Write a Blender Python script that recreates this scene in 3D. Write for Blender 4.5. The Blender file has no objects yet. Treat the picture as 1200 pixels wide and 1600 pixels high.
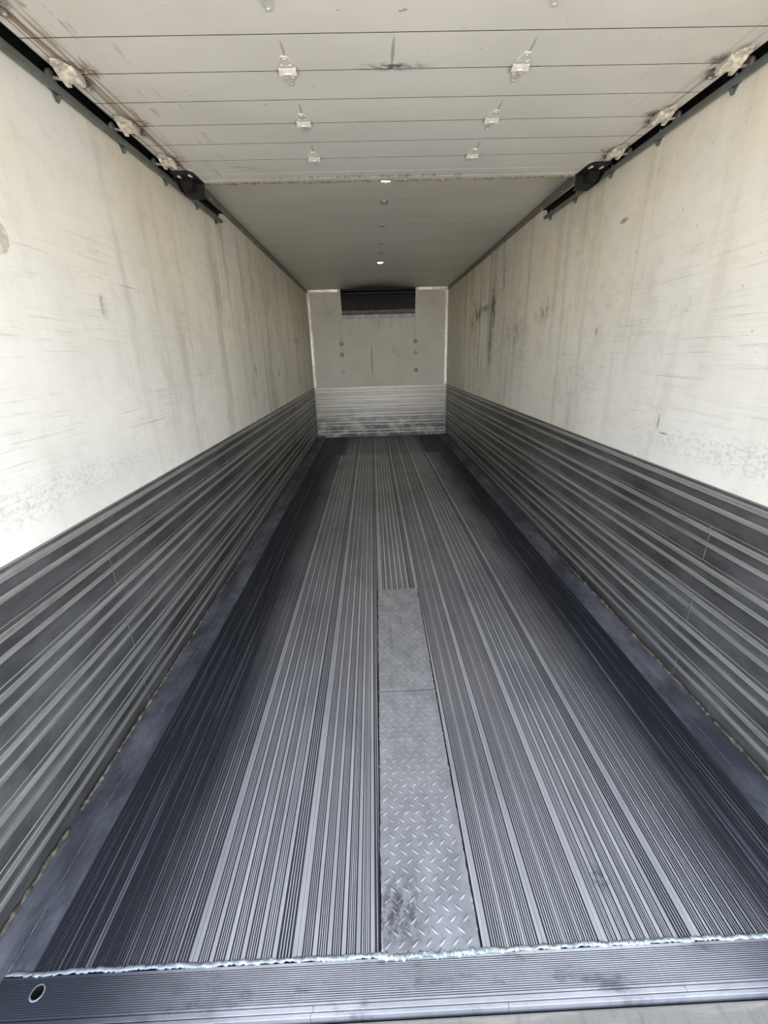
import bpy, bmesh, math, random
from mathutils import Vector, Matrix, Euler

random.seed(7)
sc = bpy.context.scene
COL = sc.collection

# ------------------------------------------------------------------ camera
W, H, L = 2.36, 2.441, 7.822          # inner width, height; y of the front bulkhead
Y0 = 0.50                             # y of the rear opening
cam_d = bpy.data.cameras.new('camera')
cam = bpy.data.objects.new('camera', cam_d)
COL.objects.link(cam)
RX, RY, RZ = -0.3565, 0.0292, -0.0179
F_PX = 659.484
cam_d.sensor_fit = 'VERTICAL'
cam_d.sensor_height = 32.0
cam_d.lens = F_PX / 1600.0 * 32.0
cam_d.clip_start = 0.02
Rm = (Matrix.Rotation(RZ, 3, 'Z') @ Matrix.Rotation(RX, 3, 'X') @ Matrix.Rotation(RY, 3, 'Y')
      @ Matrix.Rotation(math.pi / 2, 3, 'X'))
cam.matrix_world = Matrix.Translation((1.0373, 0.0, 1.4075)) @ Rm.to_4x4()
sc.camera = cam

# ------------------------------------------------------------------ world, sun, exposure
world = bpy.data.worlds.new('world')
sc.world = world
world.use_nodes = True
bg = world.node_tree.nodes['Background']
bg.inputs['Color'].default_value = (0.80, 0.88, 1.0, 1)      # bright hazy daylight sky
bg.inputs['Strength'].default_value = 2.0
sun_d = bpy.data.lights.new('sun', 'SUN')
sun_d.energy = 9.0
sun_d.angle = 0.01
sun_d.color = (1.0, 0.95, 0.86)
sun = bpy.data.objects.new('sun', sun_d)
COL.objects.link(sun)
sun.rotation_euler = Euler((math.radians(-40), 0, math.radians(12)))    # comes over the front of the truck
# daylight portal across the open rear of the box (guides sampling, gives off nothing itself)
po_d = bpy.data.lights.new('opening_portal', 'AREA')
po_d.shape = 'RECTANGLE'; po_d.size = 2.5; po_d.size_y = 2.6
po_d.cycles.is_portal = True
po = bpy.data.objects.new('opening_portal', po_d)
COL.objects.link(po)
po.location = (W / 2, Y0 - 0.02, 1.22)
po.rotation_euler = (math.radians(90), 0, 0)
LAMP_STRENGTH = 230.0
sc.view_settings.view_transform = 'Standard'
sc.view_settings.look = 'None'
sc.view_settings.exposure = 1.24
sc.view_settings.gamma = 1.0
sc.view_settings.use_curve_mapping = False
sc.cycles.max_bounces = 16
sc.cycles.diffuse_bounces = 12
sc.cycles.glossy_bounces = 6
sc.cycles.use_denoising = True
sc.cycles.sample_clamp_indirect = 8.0


# ------------------------------------------------------------------ node helpers
class NT:
    def __init__(self, name):
        self.m = bpy.data.materials.new(name)
        self.m.use_nodes = True
        self.t = self.m.node_tree
        self.bsdf = self.t.nodes['Principled BSDF']
        self.pos = self.t.nodes.new('ShaderNodeNewGeometry').outputs['Position']

    def link(self, a, b): self.t.links.new(a, b)

    def _in(self, sock, v):
        if hasattr(v, 'links') or isinstance(v, bpy.types.NodeSocket): self.link(v, sock)
        elif isinstance(v, (tuple, list)):
            sock.default_value = tuple(v) + ((1,) if len(v) == 3 and sock.type == 'RGBA' else ())
        else: sock.default_value = v

    def math(self, op, a, b=None, c=None, clamp=False):
        n = self.t.nodes.new('ShaderNodeMath'); n.operation = op; n.use_clamp = clamp
        self._in(n.inputs[0], a)
        if b is not None: self._in(n.inputs[1], b)
        if c is not None: self._in(n.inputs[2], c)
        return n.outputs[0]

    def vec(self, off=(0, 0, 0), scale=(1, 1, 1)):
        """(position - off) * scale"""
        a = self.t.nodes.new('ShaderNodeVectorMath'); a.operation = 'SUBTRACT'
        self.link(self.pos, a.inputs[0]); a.inputs[1].default_value = off
        b = self.t.nodes.new('ShaderNodeVectorMath'); b.operation = 'MULTIPLY'
        self.link(a.outputs[0], b.inputs[0]); b.inputs[1].default_value = scale
        return b.outputs[0]

    def noise(self, scale=(1, 1, 1), detail=4, rough=0.6, off=(0, 0, 0), dist=0.0):
        n = self.t.nodes.new('ShaderNodeTexNoise')
        n.inputs['Scale'].default_value = 1.0
        n.inputs['Detail'].default_value = detail
        n.inputs['Roughness'].default_value = rough
        n.inputs['Distortion'].default_value = dist
        self.link(self.vec(off, scale), n.inputs['Vector'])
        return n.outputs[0]

    def ramp(self, v, a, b, lo=0.0, hi=1.0):
        n = self.t.nodes.new('ShaderNodeMapRange'); n.interpolation_type = 'SMOOTHSTEP'
        self._in(n.inputs[0], v)
        n.inputs[1].default_value = a; n.inputs[2].default_value = b
        n.inputs[3].default_value = lo; n.inputs[4].default_value = hi
        return n.outputs[0]

    def spot(self, c, r, soft=0.4):
        """1 inside the ellipsoid round c with radii r, fading to 0"""
        n = self.t.nodes.new('ShaderNodeVectorMath'); n.operation = 'LENGTH'
        self.link(self.vec(c, tuple(1.0 / k for k in r)), n.inputs[0])
        return self.ramp(n.outputs['Value'], soft, 1.0, 1.0, 0.0)

    def axis(self, i):
        n = self.t.nodes.new('ShaderNodeSeparateXYZ'); self.link(self.pos, n.inputs[0])
        return n.outputs[i]

    def mul(self, a, b): return self.math('MULTIPLY', a, b)
    def add(self, a, b): return self.math('ADD', a, b, clamp=True)

    def mix(self, f, a, b):
        n = self.t.nodes.new('ShaderNodeMix'); n.data_type = 'RGBA'
        self._in(n.inputs[0], f); self._in(n.inputs[6], a); self._in(n.inputs[7], b)
        return n.outputs[2]

    def out(self, color=None, rough=0.5, metal=0.0, bump=None, strength=0.3, dist=0.01, spec=None):
        b = self.bsdf.inputs
        if color is not None: self._in(b['Base Color'], color)
        self._in(b['Roughness'], rough)
        self._in(b['Metallic'], metal)
        if spec is not None: b['Specular IOR Level'].default_value = spec
        if bump is not None:
            n = self.t.nodes.new('ShaderNodeBump')
            n.inputs['Strength'].default_value = strength
            n.inputs['Distance'].default_value = dist
            self.link(bump, n.inputs['Height'])
            self.link(n.outputs[0], b['Normal'])
        return self.m


def plain(name, col, rough=0.5, metal=0.0, var=0.25, scale=30):
    t = NT(name)
    n = t.noise((scale,) * 3, 3)
    c = t.mix(t.ramp(n, 0.35, 0.7), tuple(k * (1 - var) for k in col), tuple(min(1, k * (1 + var * 0.5)) for k in col))
    return t.out(c, rough, metal, n, 0.15, 0.003)


# ------------------------------------------------------------------ materials
def mat_wall(name, side):
    t = NT(name)
    x = 0.0 if side == 'left' else W
    base = (0.825, 0.812, 0.77)
    warm = t.ramp(t.noise((1, 0.9, 1.2), 3, 0.6, (5, 0, 0)), 0.25, 0.6)
    c = t.mix(t.mul(warm, t.ramp(t.axis(2), 1.2, 2.1, 0.08, 1.0)), base, (0.84, 0.782, 0.65))  # warm light bounced onto the upper wall is put into the colour
    # vertical dirty runs that get denser away from the doors
    deep = t.mul(t.ramp(t.axis(1), 1.5, 3.4, 0.12, 1.0), t.ramp(t.noise((1, 0.5, 0.3), 2, 0.5, (0, 3.4, 9)), 0.35, 0.6, 0.45, 1.0))      # condensation runs start inside the rear door's reach, in irregular stretches
    film = t.ramp(t.noise((1, 1.2, 0.8), 4, 0.6, (0, 8, 2)), 0.40, 0.72)
    c = t.mix(t.mul(film, 0.25), c, (0.50, 0.475, 0.40))
    runs = t.ramp(t.noise((1, 7.0, 0.55), 5, 0.62, (0, 3.0 if side == 'left' else 9.0, 0)), 0.50, 0.72)
    c = t.mix(t.mul(runs, t.math('MULTIPLY_ADD', deep, 0.50, 0.10)), c, (0.25, 0.23, 0.18))
    # long scuffs where cargo has rubbed along the wall
    scuff = t.ramp(t.noise((1, 1.6, 60.0), 6, 0.75, (0, 1.7, 0.3)), 0.57, 0.70)
    patch = t.ramp(t.noise((1, 0.9, 2.6), 3, 0.5, (0, 4.0, 1.1)), 0.42, 0.62)
    zz = t.axis(2)
    band = t.mul(t.ramp(zz, 0.95, 1.15), t.ramp(zz, 1.75, 2.05, 1.0, 0.0))
    c = t.mix(t.mul(t.mul(scuff, patch), t.mul(band, 0.55)), c, (0.22, 0.20, 0.16))
    hair = t.mul(t.ramp(t.noise((1, 2.6, 150.0), 5, 0.8, (0, 9, 0)), 0.50, 0.70), t.ramp(t.noise((1, 1.6, 4.0), 4, 0.6, (0, 2, 7)), 0.40, 0.62))
    c = t.mix(t.mul(t.mul(hair, t.ramp(zz, 0.9, 1.1)), t.math('MULTIPLY_ADD', t.ramp(zz, 1.75, 2.1, 0.30, 0.0), 1.0, 0.06)), c, (0.26, 0.245, 0.215))
    # grime specks
    sp = t.ramp(t.noise((1, 26, 34), 2, 0.5), 0.735, 0.80)
    c = t.mix(t.mul(sp, 0.5), c, (0.18, 0.17, 0.15))
    grime = t.ramp(t.noise((1, 3.2, 2.4), 6, 0.7, (0, 0.6, 5)), 0.5, 0.78)
    c = t.mix(t.mul(grime, t.math('MULTIPLY_ADD', deep, 0.42, 0.10)), c, (0.30, 0.28, 0.22))
    mott = t.ramp(t.noise((1, 9, 13), 7, 0.75, (0, 3, 1)), 0.46, 0.72)
    c = t.mix(t.mul(mott, t.math('MULTIPLY_ADD', deep, 0.20, 0.12)), c, (0.36, 0.34, 0.29))
    fine = t.noise((40, 40, 40), 5, 0.7)
    if side == 'right':
        blot = t.math('MULTIPLY', t.ramp(t.noise((1, 14, 7), 7, 0.8), 0.42, 0.62), t.ramp(t.noise((1, 55, 40), 5, 0.8), 0.36, 0.58))
        for cy, cz, ry, rz, a in ((4.95, 1.86, 0.17, 0.34, 0.85), (5.65, 1.84, 0.65, 0.20, 0.55), (5.0, 1.5, 0.15, 0.55, 0.5),
                                  (4.62, 2.12, 0.05, 0.22, 0.7), (5.8, 1.75, 0.35, 0.35, 0.4), (3.55, 1.70, 0.25, 0.16, 0.4),
                                  (2.9, 1.25, 0.6, 0.25, 0.10), (4.2, 1.55, 0.5, 0.18, 0.4)):
            c = t.mix(t.math('MULTIPLY', t.mul(t.spot((W, cy, cz), (1, ry, rz), 0.2), blot), a * 1.9, clamp=True), c, (0.10, 0.09, 0.065))
        dense = t.ramp(t.noise((1, 26, 12), 7, 0.8), 0.40, 0.56)
        for cy, cz, ry, rz, a in ((4.95, 1.83, 0.11, 0.20, 1.0), (5.02, 1.55, 0.07, 0.40, 0.8), (5.68, 1.83, 0.22, 0.10, 0.8), (5.35, 1.87, 0.35, 0.06, 0.8)):
            c = t.mix(t.mul(t.mul(t.spot((W, cy, cz), (1, ry, rz), 0.1), dense), a), c, (0.075, 0.068, 0.05))
        for cy, w_, zt, zb in ((4.99, 0.012, 1.75, 1.15), (5.07, 0.010, 1.70, 1.1), (4.60, 0.009, 2.12, 1.9)):
            run = t.mul(t.spot((W, cy, (zt + zb) / 2), (1, w_, (zt - zb) / 2), 0.3), t.ramp(t.noise((1, 4, 20), 3), 0.35, 0.55))
            c = t.mix(t.mul(run, 0.8), c, (0.09, 0.08, 0.06))
        c = t.mix(t.mul(t.mul(t.spot((W, 1.92, 1.56), (1, 0.05, 0.05), 0.2), blot), 0.6), c, (0.20, 0.30, 0.32))
        for cy, cz, ry, rz in ((2.65, 1.50, 0.012, 0.03), (2.52, 2.02, 0.05, 0.016), (1.95, 1.08, 0.008, 0.05), (1.9, 1.035, 0.04, 0.006)):
            c = t.mix(t.mul(t.spot((W, cy, cz), (1, ry, rz), 0.3), 0.7), c, (0.14, 0.13, 0.12))
    else:
        ring = t.spot((0, 1.40, 1.755), (1, 0.055, 0.055), 0.85)
        c = t.mix(t.mul(ring, t.ramp(t.noise((1, 60, 60), 3), 0.35, 0.6, 0.3, 0.75)), c, (0.42, 0.36, 0.28))
        blot = t.math('MULTIPLY', t.ramp(t.noise((1, 18, 9), 7, 0.8), 0.40, 0.62), t.ramp(t.noise((1, 60, 50), 5, 0.8), 0.36, 0.58))
        for cy, cz, ry, rz, a in ((1.85, 1.61, 0.03, 0.07, 0.6), (4.0, 1.3, 0.05, 0.10, 0.8), (5.0, 1.25, 0.06, 0.07, 0.8),
                                  (6.4, 1.62, 0.5, 0.05, 0.5), (4.0, 1.75, 0.03, 0.5, 0.45), (2.75, 1.4, 0.5, 0.3, 0.10), (3.3, 1.85, 0.10, 0.3, 0.4)):
            c = t.mix(t.math('MULTIPLY', t.mul(t.spot((0, cy, cz), (1, ry, rz), 0.2), blot), a * 1.7, clamp=True), c, (0.13, 0.115, 0.09))
    # blistered resin band just over the liner plus orange-peel skin
    crack = t.mul(t.ramp(t.noise((1, 45, 75), 5, 0.75), 0.50, 0.64), t.spot((x, 1.3, 1.02), (1, 1.5, 0.09), 0.2))
    c = t.mix(t.mul(crack, 0.14), c, (0.35, 0.34, 0.32))
    peel = t.noise((70, 70, 70), 3, 0.6)
    bulge = t.noise((1, 2.3, 0.35), 2, 0.5)
    h = t.math('ADD', t.mul(peel, 0.10), t.math('ADD', t.mul(bulge, 1.2), t.mul(crack, 0.35)))
    return t.out(c, 0.55, 0.0, h, 0.5, 0.012, 0.35)


def mat_back():
    t = NT('fiberglass_front')
    c = t.mix(t.ramp(t.noise((1.5, 1, 1.5), 4), 0.35, 0.7), (0.86, 0.83, 0.74), (0.78, 0.75, 0.65))
    g = t.ramp(t.noise((5, 1, 5), 6, 0.7), 0.55, 0.75)
    c = t.mix(t.mul(g, 0.3), c, (0.3, 0.28, 0.23))
    scr = t.mul(t.spot((1.045, L, 1.33), (0.012, 1, 0.36), 0.3), t.ramp(t.noise((3, 1, 14), 3), 0.3, 0.5))
    c = t.mix(t.mul(scr, 0.85), c, (0.12, 0.11, 0.10))
    for px_, z0, z1 in ((0.538, 1.15, 1.95), (1.80, 1.6, 1.95)):
        ln = t.spot((px_, L, (z0 + z1) / 2), (0.008, 1, (z1 - z0) / 2), 0.4)
        c = t.mix(t.mul(ln, 0.4), c, (0.25, 0.23, 0.2))
    wet = t.mul(t.spot((1.18, L, 1.93), (0.7, 1, 0.16), 0.2), t.ramp(t.noise((14, 1, 2), 4), 0.45, 0.65))
    c = t.mix(t.mul(wet, 0.3), c, (0.3, 0.28, 0.24))
    return t.out(c, 0.5, 0, t.noise((60, 60, 60), 3), 0.2, 0.004, 0.35)


def mat_ceiling():
    t = NT('ceiling_skin')
    c = t.mix(t.ramp(t.noise((0.8, 3.5, 1), 4), 0.35, 0.7), (0.70, 0.68, 0.63), (0.62, 0.60, 0.55))
    seams = t.ramp(t.noise((0.3, 9, 1), 4, 0.6), 0.55, 0.72)
    c = t.mix(t.mul(seams, 0.25), c, (0.33, 0.31, 0.26))
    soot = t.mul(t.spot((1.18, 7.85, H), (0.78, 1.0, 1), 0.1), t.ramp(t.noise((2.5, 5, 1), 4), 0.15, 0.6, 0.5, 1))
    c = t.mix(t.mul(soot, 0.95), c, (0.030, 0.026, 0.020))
    return t.out(c, 0.42, 0, t.noise((0.6, 3, 1), 3), 0.25, 0.01, 0.4)


def mat_door():
    t = NT('door_paint')
    c = t.mix(t.ramp(t.noise((2, 3, 1), 5), 0.35, 0.7), (0.715, 0.70, 0.665), (0.655, 0.64, 0.605))
    n = t.noise((3, 55, 1), 5, 0.7, (0, 0.3, 0))
    c = t.mix(t.mul(t.ramp(n, 0.6, 0.75), 0.10), c, (0.2, 0.19, 0.18))
    # specks and knocks
    sp = t.ramp(t.noise((28, 45, 1), 3, 0.6), 0.70, 0.76)
    c = t.mix(t.mul(sp, 0.65), c, (0.14, 0.135, 0.13))
    # runs lying along the direction the door travels, thickest at the side edges
    xx = t.axis(0)
    edge = t.math('MAXIMUM', t.ramp(xx, 0.06, 0.55, 1.0, 0.0), t.ramp(xx, 1.95, 2.30, 0.0, 0.75))
    st = t.ramp(t.noise((42, 0.9, 1), 4, 0.65, (0.4, 0, 0), 0.3), 0.56, 0.63)
    st2 = t.ramp(t.noise((9, 5.0, 1), 4, 0.65, (3.4, 0, 0), 0.3), 0.50, 0.58)
    c = t.mix(t.mul(st, t.mul(t.mul(st2, edge), 0.8)), c, (0.17, 0.13, 0.10))
    st3 = t.ramp(t.noise((70, 0.6, 1), 3, 0.65, (1.4, 0, 0), 0.2), 0.50, 0.60)
    near = t.math('MAXIMUM', t.ramp(xx, 0.11, 0.24, 1.0, 0.0), t.ramp(xx, 2.17, 2.28, 0.0, 0.7))
    c = t.mix(t.mul(st3, t.mul(near, 0.85)), c, (0.16, 0.09, 0.05))
    # rust weeping from the roller hinges
    rn = t.ramp(t.noise((38, 38, 1), 5, 0.75), 0.36, 0.60)
    for yj in (1.452, 1.807, 2.163, 2.515):
        for cx, col, a, r in ((0.152, (0.17, 0.062, 0.022), 1.0, 0.062), (2.208, (0.10, 0.05, 0.03), 0.95, 0.048)):
            m = t.mul(t.spot((cx, yj - 0.022, 2.3), (r, r * 0.95, 1), 0.1), rn)
            c = t.mix(t.mul(m, a), c, col)
        runx = t.mul(t.spot((0.135, yj - 0.16, 2.3), (0.06, 0.17, 1), 0.2), t.ramp(t.noise((85, 3, 1), 3, 0.6), 0.5, 0.6))
        c = t.mix(t.mul(runx, 0.8), c, (0.28, 0.14, 0.06))
    for yj in (1.452, 1.807, 2.163, 2.515):
        for cx in (0.100, 2.260):
            c = t.mix(t.mul(t.mul(t.spot((cx, yj, 2.3), (0.060, 0.125, 1), 0.55), t.ramp(t.noise((30, 22, 1), 5, 0.7), 0.36, 0.55)), 0.9), c, (0.075, 0.05, 0.035))
    for yj in (1.452, 1.807, 2.163, 2.515):
        for cx in (0.797, 1.562):
            c = t.mix(t.mul(t.spot((cx, yj + 0.004, 2.3), (0.046, 0.05, 1), 0.45), 0.75), c, (0.13, 0.12, 0.11))  # smooth dark halo paints the contour shadow around each centre hinge
            c = t.mix(t.mul(t.spot((cx + 0.004, yj - 0.10, 2.3), (0.006, 0.07, 1), 0.3), 0.6), c, (0.18, 0.17, 0.16))
    # oily smear under the middle joint
    sm = t.mul(t.spot((1.145, 1.795, 2.3), (0.16, 0.035, 1), 0.0), t.ramp(t.noise((40, 60, 1), 4, 0.7), 0.40, 0.55))
    c = t.mix(t.mul(sm, 0.95), c, (0.06, 0.06, 0.06))
    ln = t.mul(t.spot((1.137, 1.72, 2.3), (0.007, 0.09, 1), 0.5), 0.6)
    c = t.mix(ln, c, (0.16, 0.16, 0.16))
    hatch = t.mul(t.spot((0.45, 2.62, 2.3), (0.16, 0.11, 1), 0.2), t.ramp(t.noise((10, 90, 1), 3), 0.5, 0.6))
    c = t.mix(t.mul(hatch, 0.6), c, (0.2, 0.2, 0.2))
    fr = t.mul(t.spot((1.2, 2.765, 2.3), (1.1, 0.03, 1), 0.3), t.ramp(t.noise((60, 6, 1), 4, 0.7), 0.48, 0.58))
    c = t.mix(t.mul(fr, 0.6), c, (0.13, 0.12, 0.11))
    return t.out(c, 0.45, 0, t.noise((25, 25, 25), 4), 0.12, 0.004, 0.4)


def mat_floor(name, kind):
    """kind: top (worn rib tops), groove (dirt-filled), kerb (side rail)"""
    t = NT(name)
    xx, yy = t.axis(0), t.axis(1)
    wob = t.mul(t.math('SUBTRACT', t.noise((3, 1.1, 1), 4, 0.6), 0.5), 0.25)
    xw = t.math('ADD', xx, wob)
    # black grime swept to the two sides of the floor, and where pallets stood at the front
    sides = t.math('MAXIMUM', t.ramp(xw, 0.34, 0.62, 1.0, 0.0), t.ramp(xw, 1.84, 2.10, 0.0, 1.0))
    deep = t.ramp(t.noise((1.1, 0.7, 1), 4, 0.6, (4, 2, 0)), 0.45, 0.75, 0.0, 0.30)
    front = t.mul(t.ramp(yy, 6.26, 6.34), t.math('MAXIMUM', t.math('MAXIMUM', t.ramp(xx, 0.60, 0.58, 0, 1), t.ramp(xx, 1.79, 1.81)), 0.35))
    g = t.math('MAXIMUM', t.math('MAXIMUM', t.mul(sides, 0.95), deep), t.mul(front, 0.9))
    blot = t.noise((5, 2.2, 1), 6, 0.65)
    streak = t.noise((130, 0.8, 1), 4, 0.6)
    if kind == 'top':
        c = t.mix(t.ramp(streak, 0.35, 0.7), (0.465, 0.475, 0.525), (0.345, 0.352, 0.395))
        c = t.mix(t.mul(t.ramp(blot, 0.45, 0.75), 0.35), c, (0.16, 0.165, 0.19))
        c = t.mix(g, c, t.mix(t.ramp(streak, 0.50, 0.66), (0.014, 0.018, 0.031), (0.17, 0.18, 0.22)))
        pr = t.mul(t.spot((1.63, 0.74, 0), (0.035, 0.05, 1), 0.1), t.ramp(t.noise((90, 60, 1), 3), 0.4, 0.6))
        c = t.mix(t.mul(pr, 0.8), c, (0.08, 0.08, 0.10))
        return t.out(c, t.math('MULTIPLY_ADD', blot, 0.3, 0.28), 0.55, streak, 0.08, 0.002)
    if kind == 'groove':
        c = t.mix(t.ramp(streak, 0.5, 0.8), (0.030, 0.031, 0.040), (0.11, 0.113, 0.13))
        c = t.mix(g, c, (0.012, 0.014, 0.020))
        return t.out(c, 0.75, 0.1)
    c = t.mix(t.ramp(blot, 0.38, 0.66), (0.058, 0.063, 0.081), (0.18, 0.188, 0.228))
    c = t.mix(t.mul(t.ramp(t.noise((14, 5, 1), 5, 0.7), 0.5, 0.7), 0.55), c, (0.028, 0.032, 0.045))
    c = t.mix(deep, c, (0.02, 0.022, 0.03))
    return t.out(c, 0.48, 0.35, blot, 0.15, 0.004)


def mat_liner(name, kind):
    t = NT(name)
    zz, yy = t.axis(2), t.axis(1)
    blot = t.noise((4, 4, 6), 6, 0.7)
    drag = t.noise((1, 0.8, 90), 5, 0.65)
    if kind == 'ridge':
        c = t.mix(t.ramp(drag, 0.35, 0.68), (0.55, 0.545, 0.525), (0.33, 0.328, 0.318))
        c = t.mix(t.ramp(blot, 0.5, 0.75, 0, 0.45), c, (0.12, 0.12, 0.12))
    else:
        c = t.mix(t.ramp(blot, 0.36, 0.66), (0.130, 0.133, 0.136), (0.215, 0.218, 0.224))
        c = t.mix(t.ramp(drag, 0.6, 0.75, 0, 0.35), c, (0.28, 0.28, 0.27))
    low = t.ramp(zz, 0.0, 0.06, 0.75, 0.0)
    c = t.mix(t.mul(low, t.ramp(t.noise((9, 9, 20), 4), 0.3, 0.6)), c, (0.09, 0.08, 0.062))
    rub = t.ramp(t.noise((1, 0.6, 5), 4, 0.6), 0.40, 0.68)
    c = t.mix(t.mul(rub, 0.22 if kind == 'ridge' else 0.55), c, (0.030, 0.029, 0.028))
    return t.out(c, t.math('MULTIPLY_ADD', blot, 0.25, 0.30), 0.6, drag, 0.10, 0.002)


def mat_liner_back(name, kind):
    t = NT(name)
    blot = t.noise((5, 1, 9), 6, 0.7)
    drag = t.noise((1.4, 1, 75), 6, 0.75)
    warm = t.ramp(t.noise((3, 1, 5), 4, 0.6, (2, 0, 0)), 0.5, 0.68)
    c = t.mix(t.ramp(drag, 0.35, 0.68), (0.96, 0.89, 0.77), (0.42, 0.39, 0.34))  # far paler than the side liner: light on this facing wall put into colour
    c = t.mix(t.mul(t.mul(warm, t.ramp(t.axis(2), 0.15, 0.5)), 0.75), c, (0.90, 0.74, 0.54))
    lowd = t.ramp(t.math('ADD', t.axis(2), t.mul(blot, 0.5)), 0.33, 0.92, 0.97, 0.0)
    c = t.mix(t.mul(lowd, t.ramp(blot, 0.35, 0.6)), c, (0.07, 0.07, 0.07))
    c = t.mix(t.ramp(blot, 0.56, 0.75, 0, 0.6), c, (0.16, 0.155, 0.15))
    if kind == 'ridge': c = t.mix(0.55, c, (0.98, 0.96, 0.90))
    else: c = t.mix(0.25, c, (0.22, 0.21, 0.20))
    return t.out(c, 0.42, 0.40, drag, 0.1, 0.002)


def mat_plate():
    t = NT('tread_plate')
    b = t.noise((16, 10, 1), 6, 0.7)
    c = t.mix(t.ramp(b, 0.35, 0.65), (0.335, 0.345, 0.385), (0.245, 0.253, 0.285))
    gr = t.mul(t.spot((1.06, 0.69, 0), (0.10, 0.13, 1), 0.1), t.ramp(t.noise((45, 30, 1), 5, 0.75), 0.42, 0.58))
    c = t.mix(t.mul(gr, 0.85), c, (0.05, 0.05, 0.055))
    c = t.mix(t.mul(t.ramp(t.noise((70, 60, 1), 4, 0.7), 0.62, 0.7), 0.5), c, (0.08, 0.08, 0.09))
    ln = t.spot((1.09, 1.9, 0), (0.003, 0.22, 1), 0.6)
    c = t.mix(t.mul(ln, 0.6), c, (0.1, 0.1, 0.11))
    return t.out(c, 0.42, 0.55, b, 0.1, 0.002)


def mat_threshold():
    t = NT('threshold_alloy')
    b = t.noise((3, 8, 1), 5, 0.7)
    xx = t.axis(0)
    c = t.mix(t.ramp(b, 0.35, 0.65), (0.47, 0.48, 0.535), (0.35, 0.36, 0.405))
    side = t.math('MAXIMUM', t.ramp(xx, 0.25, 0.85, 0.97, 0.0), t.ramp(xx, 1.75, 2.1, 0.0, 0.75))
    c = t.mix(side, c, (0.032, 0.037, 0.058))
    c = t.mix(t.mul(t.ramp(t.noise((6, 14, 1), 5, 0.7), 0.52, 0.68), 0.6), c, (0.06, 0.065, 0.08))
    return t.out(c, 0.42, 0.5, b, 0.1, 0.002)


def mat_bead():
    t = NT('weld_metal')
    n = t.noise((60, 90, 60), 5, 0.7)
    c = t.mix(t.ramp(n, 0.35, 0.6), (0.50, 0.57, 0.61), (0.20, 0.225, 0.23))
    c = t.mix(t.ramp(t.axis(0), 0.35, 0.75, 0.75, 0.0), c, (0.20, 0.22, 0.27))
    return t.out(c, 0.35, 0.5, n, 0.5, 0.004)


def mat_bumper():
    t = NT('bumper_paint')
    n = t.noise((40, 6, 1), 5, 0.7)
    c = t.mix(t.ramp(n, 0.5, 0.72), (0.185, 0.176, 0.166), (0.11, 0.107, 0.103))
    p = t.ramp(t.noise((3, 22, 1), 4, 0.6), 0.52, 0.66)
    c = t.mix(t.mul(p, 0.5), c, (0.33, 0.31, 0.26))
    return t.out(c, 0.4, 0.1, n, 0.2, 0.003)


def mat_track():
    t = NT('track_steel')
    n = t.noise((20, 6, 20), 5, 0.7)
    c = t.mix(t.ramp(n, 0.35, 0.7), (0.165, 0.185, 0.178), (0.105, 0.118, 0.115))
    r = t.mul(t.ramp(t.noise((9, 4, 9), 4, 0.6, (1, 0, 0)), 0.52, 0.66), 0.55)
    c = t.mix(r, c, (0.15, 0.13, 0.055))
    return t.out(c, 0.45, 0.25, n, 0.15, 0.003)


def mat_emit(name, col, s):
    t = NT(name)
    b = t.bsdf.inputs
    b['Base Color'].default_value = (0.9, 0.88, 0.8, 1)
    b['Emission Color'].default_value = col + (1,)
    b['Emission Strength'].default_value = s
    return t.m


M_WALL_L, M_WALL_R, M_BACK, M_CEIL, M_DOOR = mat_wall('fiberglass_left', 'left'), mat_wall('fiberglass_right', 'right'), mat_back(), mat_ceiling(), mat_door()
M_FTOP, M_FGRV, M_KERB = mat_floor('floor_alloy', 'top'), mat_floor('floor_groove', 'groove'), mat_floor('kerb_alloy', 'kerb')
M_LIN, M_RIDGE = mat_liner('liner_alloy', 'flat'), mat_liner('liner_ridge', 'ridge')
M_BLIN, M_BRIDGE = mat_liner_back('front_liner_alloy', 'flat'), mat_liner_back('front_liner_ridge', 'ridge')
M_GAP = plain('joint_dirt_shade', (0.012, 0.012, 0.013), 0.9)  # near-black for dirty joints; also paints shade in gaps and under ridges
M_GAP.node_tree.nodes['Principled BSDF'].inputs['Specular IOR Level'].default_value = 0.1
M_PLATE, M_THR, M_BEAD, M_BUMP, M_TRACK = mat_plate(), mat_threshold(), mat_bead(), mat_bumper(), mat_track()
M_BLACK = plain('black_steel', (0.010, 0.009, 0.009), 0.55, 0.1, 0.4)
M_TRACKSHADE = plain('track_inner_shade', (0.010, 0.010, 0.011), 0.6, 0.0, 0.4)  # near-black: shade inside the track channel put into the colour
M_TRACKSHADE.node_tree.nodes['Principled BSDF'].inputs['Specular IOR Level'].default_value = 0.15
M_ZINC = plain('zinc_plate', (0.88, 0.86, 0.82), 0.35, 0.3, 0.12, 60)
M_LEAF = plain('leaf_steel', (0.68, 0.665, 0.64), 0.4, 0.15, 0.15, 60)
M_DULLZINC = plain('dull_zinc', (0.74, 0.69, 0.60), 0.4, 0.2, 0.35, 45)
M_BOLT = plain('bolt_steel', (0.78, 0.76, 0.72), 0.3, 0.3)
M_ROLLER = plain('roller_nylon', (0.20, 0.185, 0.16), 0.5)
M_TRIM = plain('brown_trim', (0.27, 0.24, 0.20), 0.45, 0.3, 0.3, 14)
M_CORNER = plain('corner_alloy', (0.90, 0.86, 0.77), 0.33, 0.45, 0.25, 9)
M_SEAL = plain('seal_rubber', (0.30, 0.265, 0.19), 0.7, 0, 0.6, 80)
M_EVAP = plain('evaporator_grey', (0.060, 0.058, 0.057), 0.5, 0.2, 0.3, 12)
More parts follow.
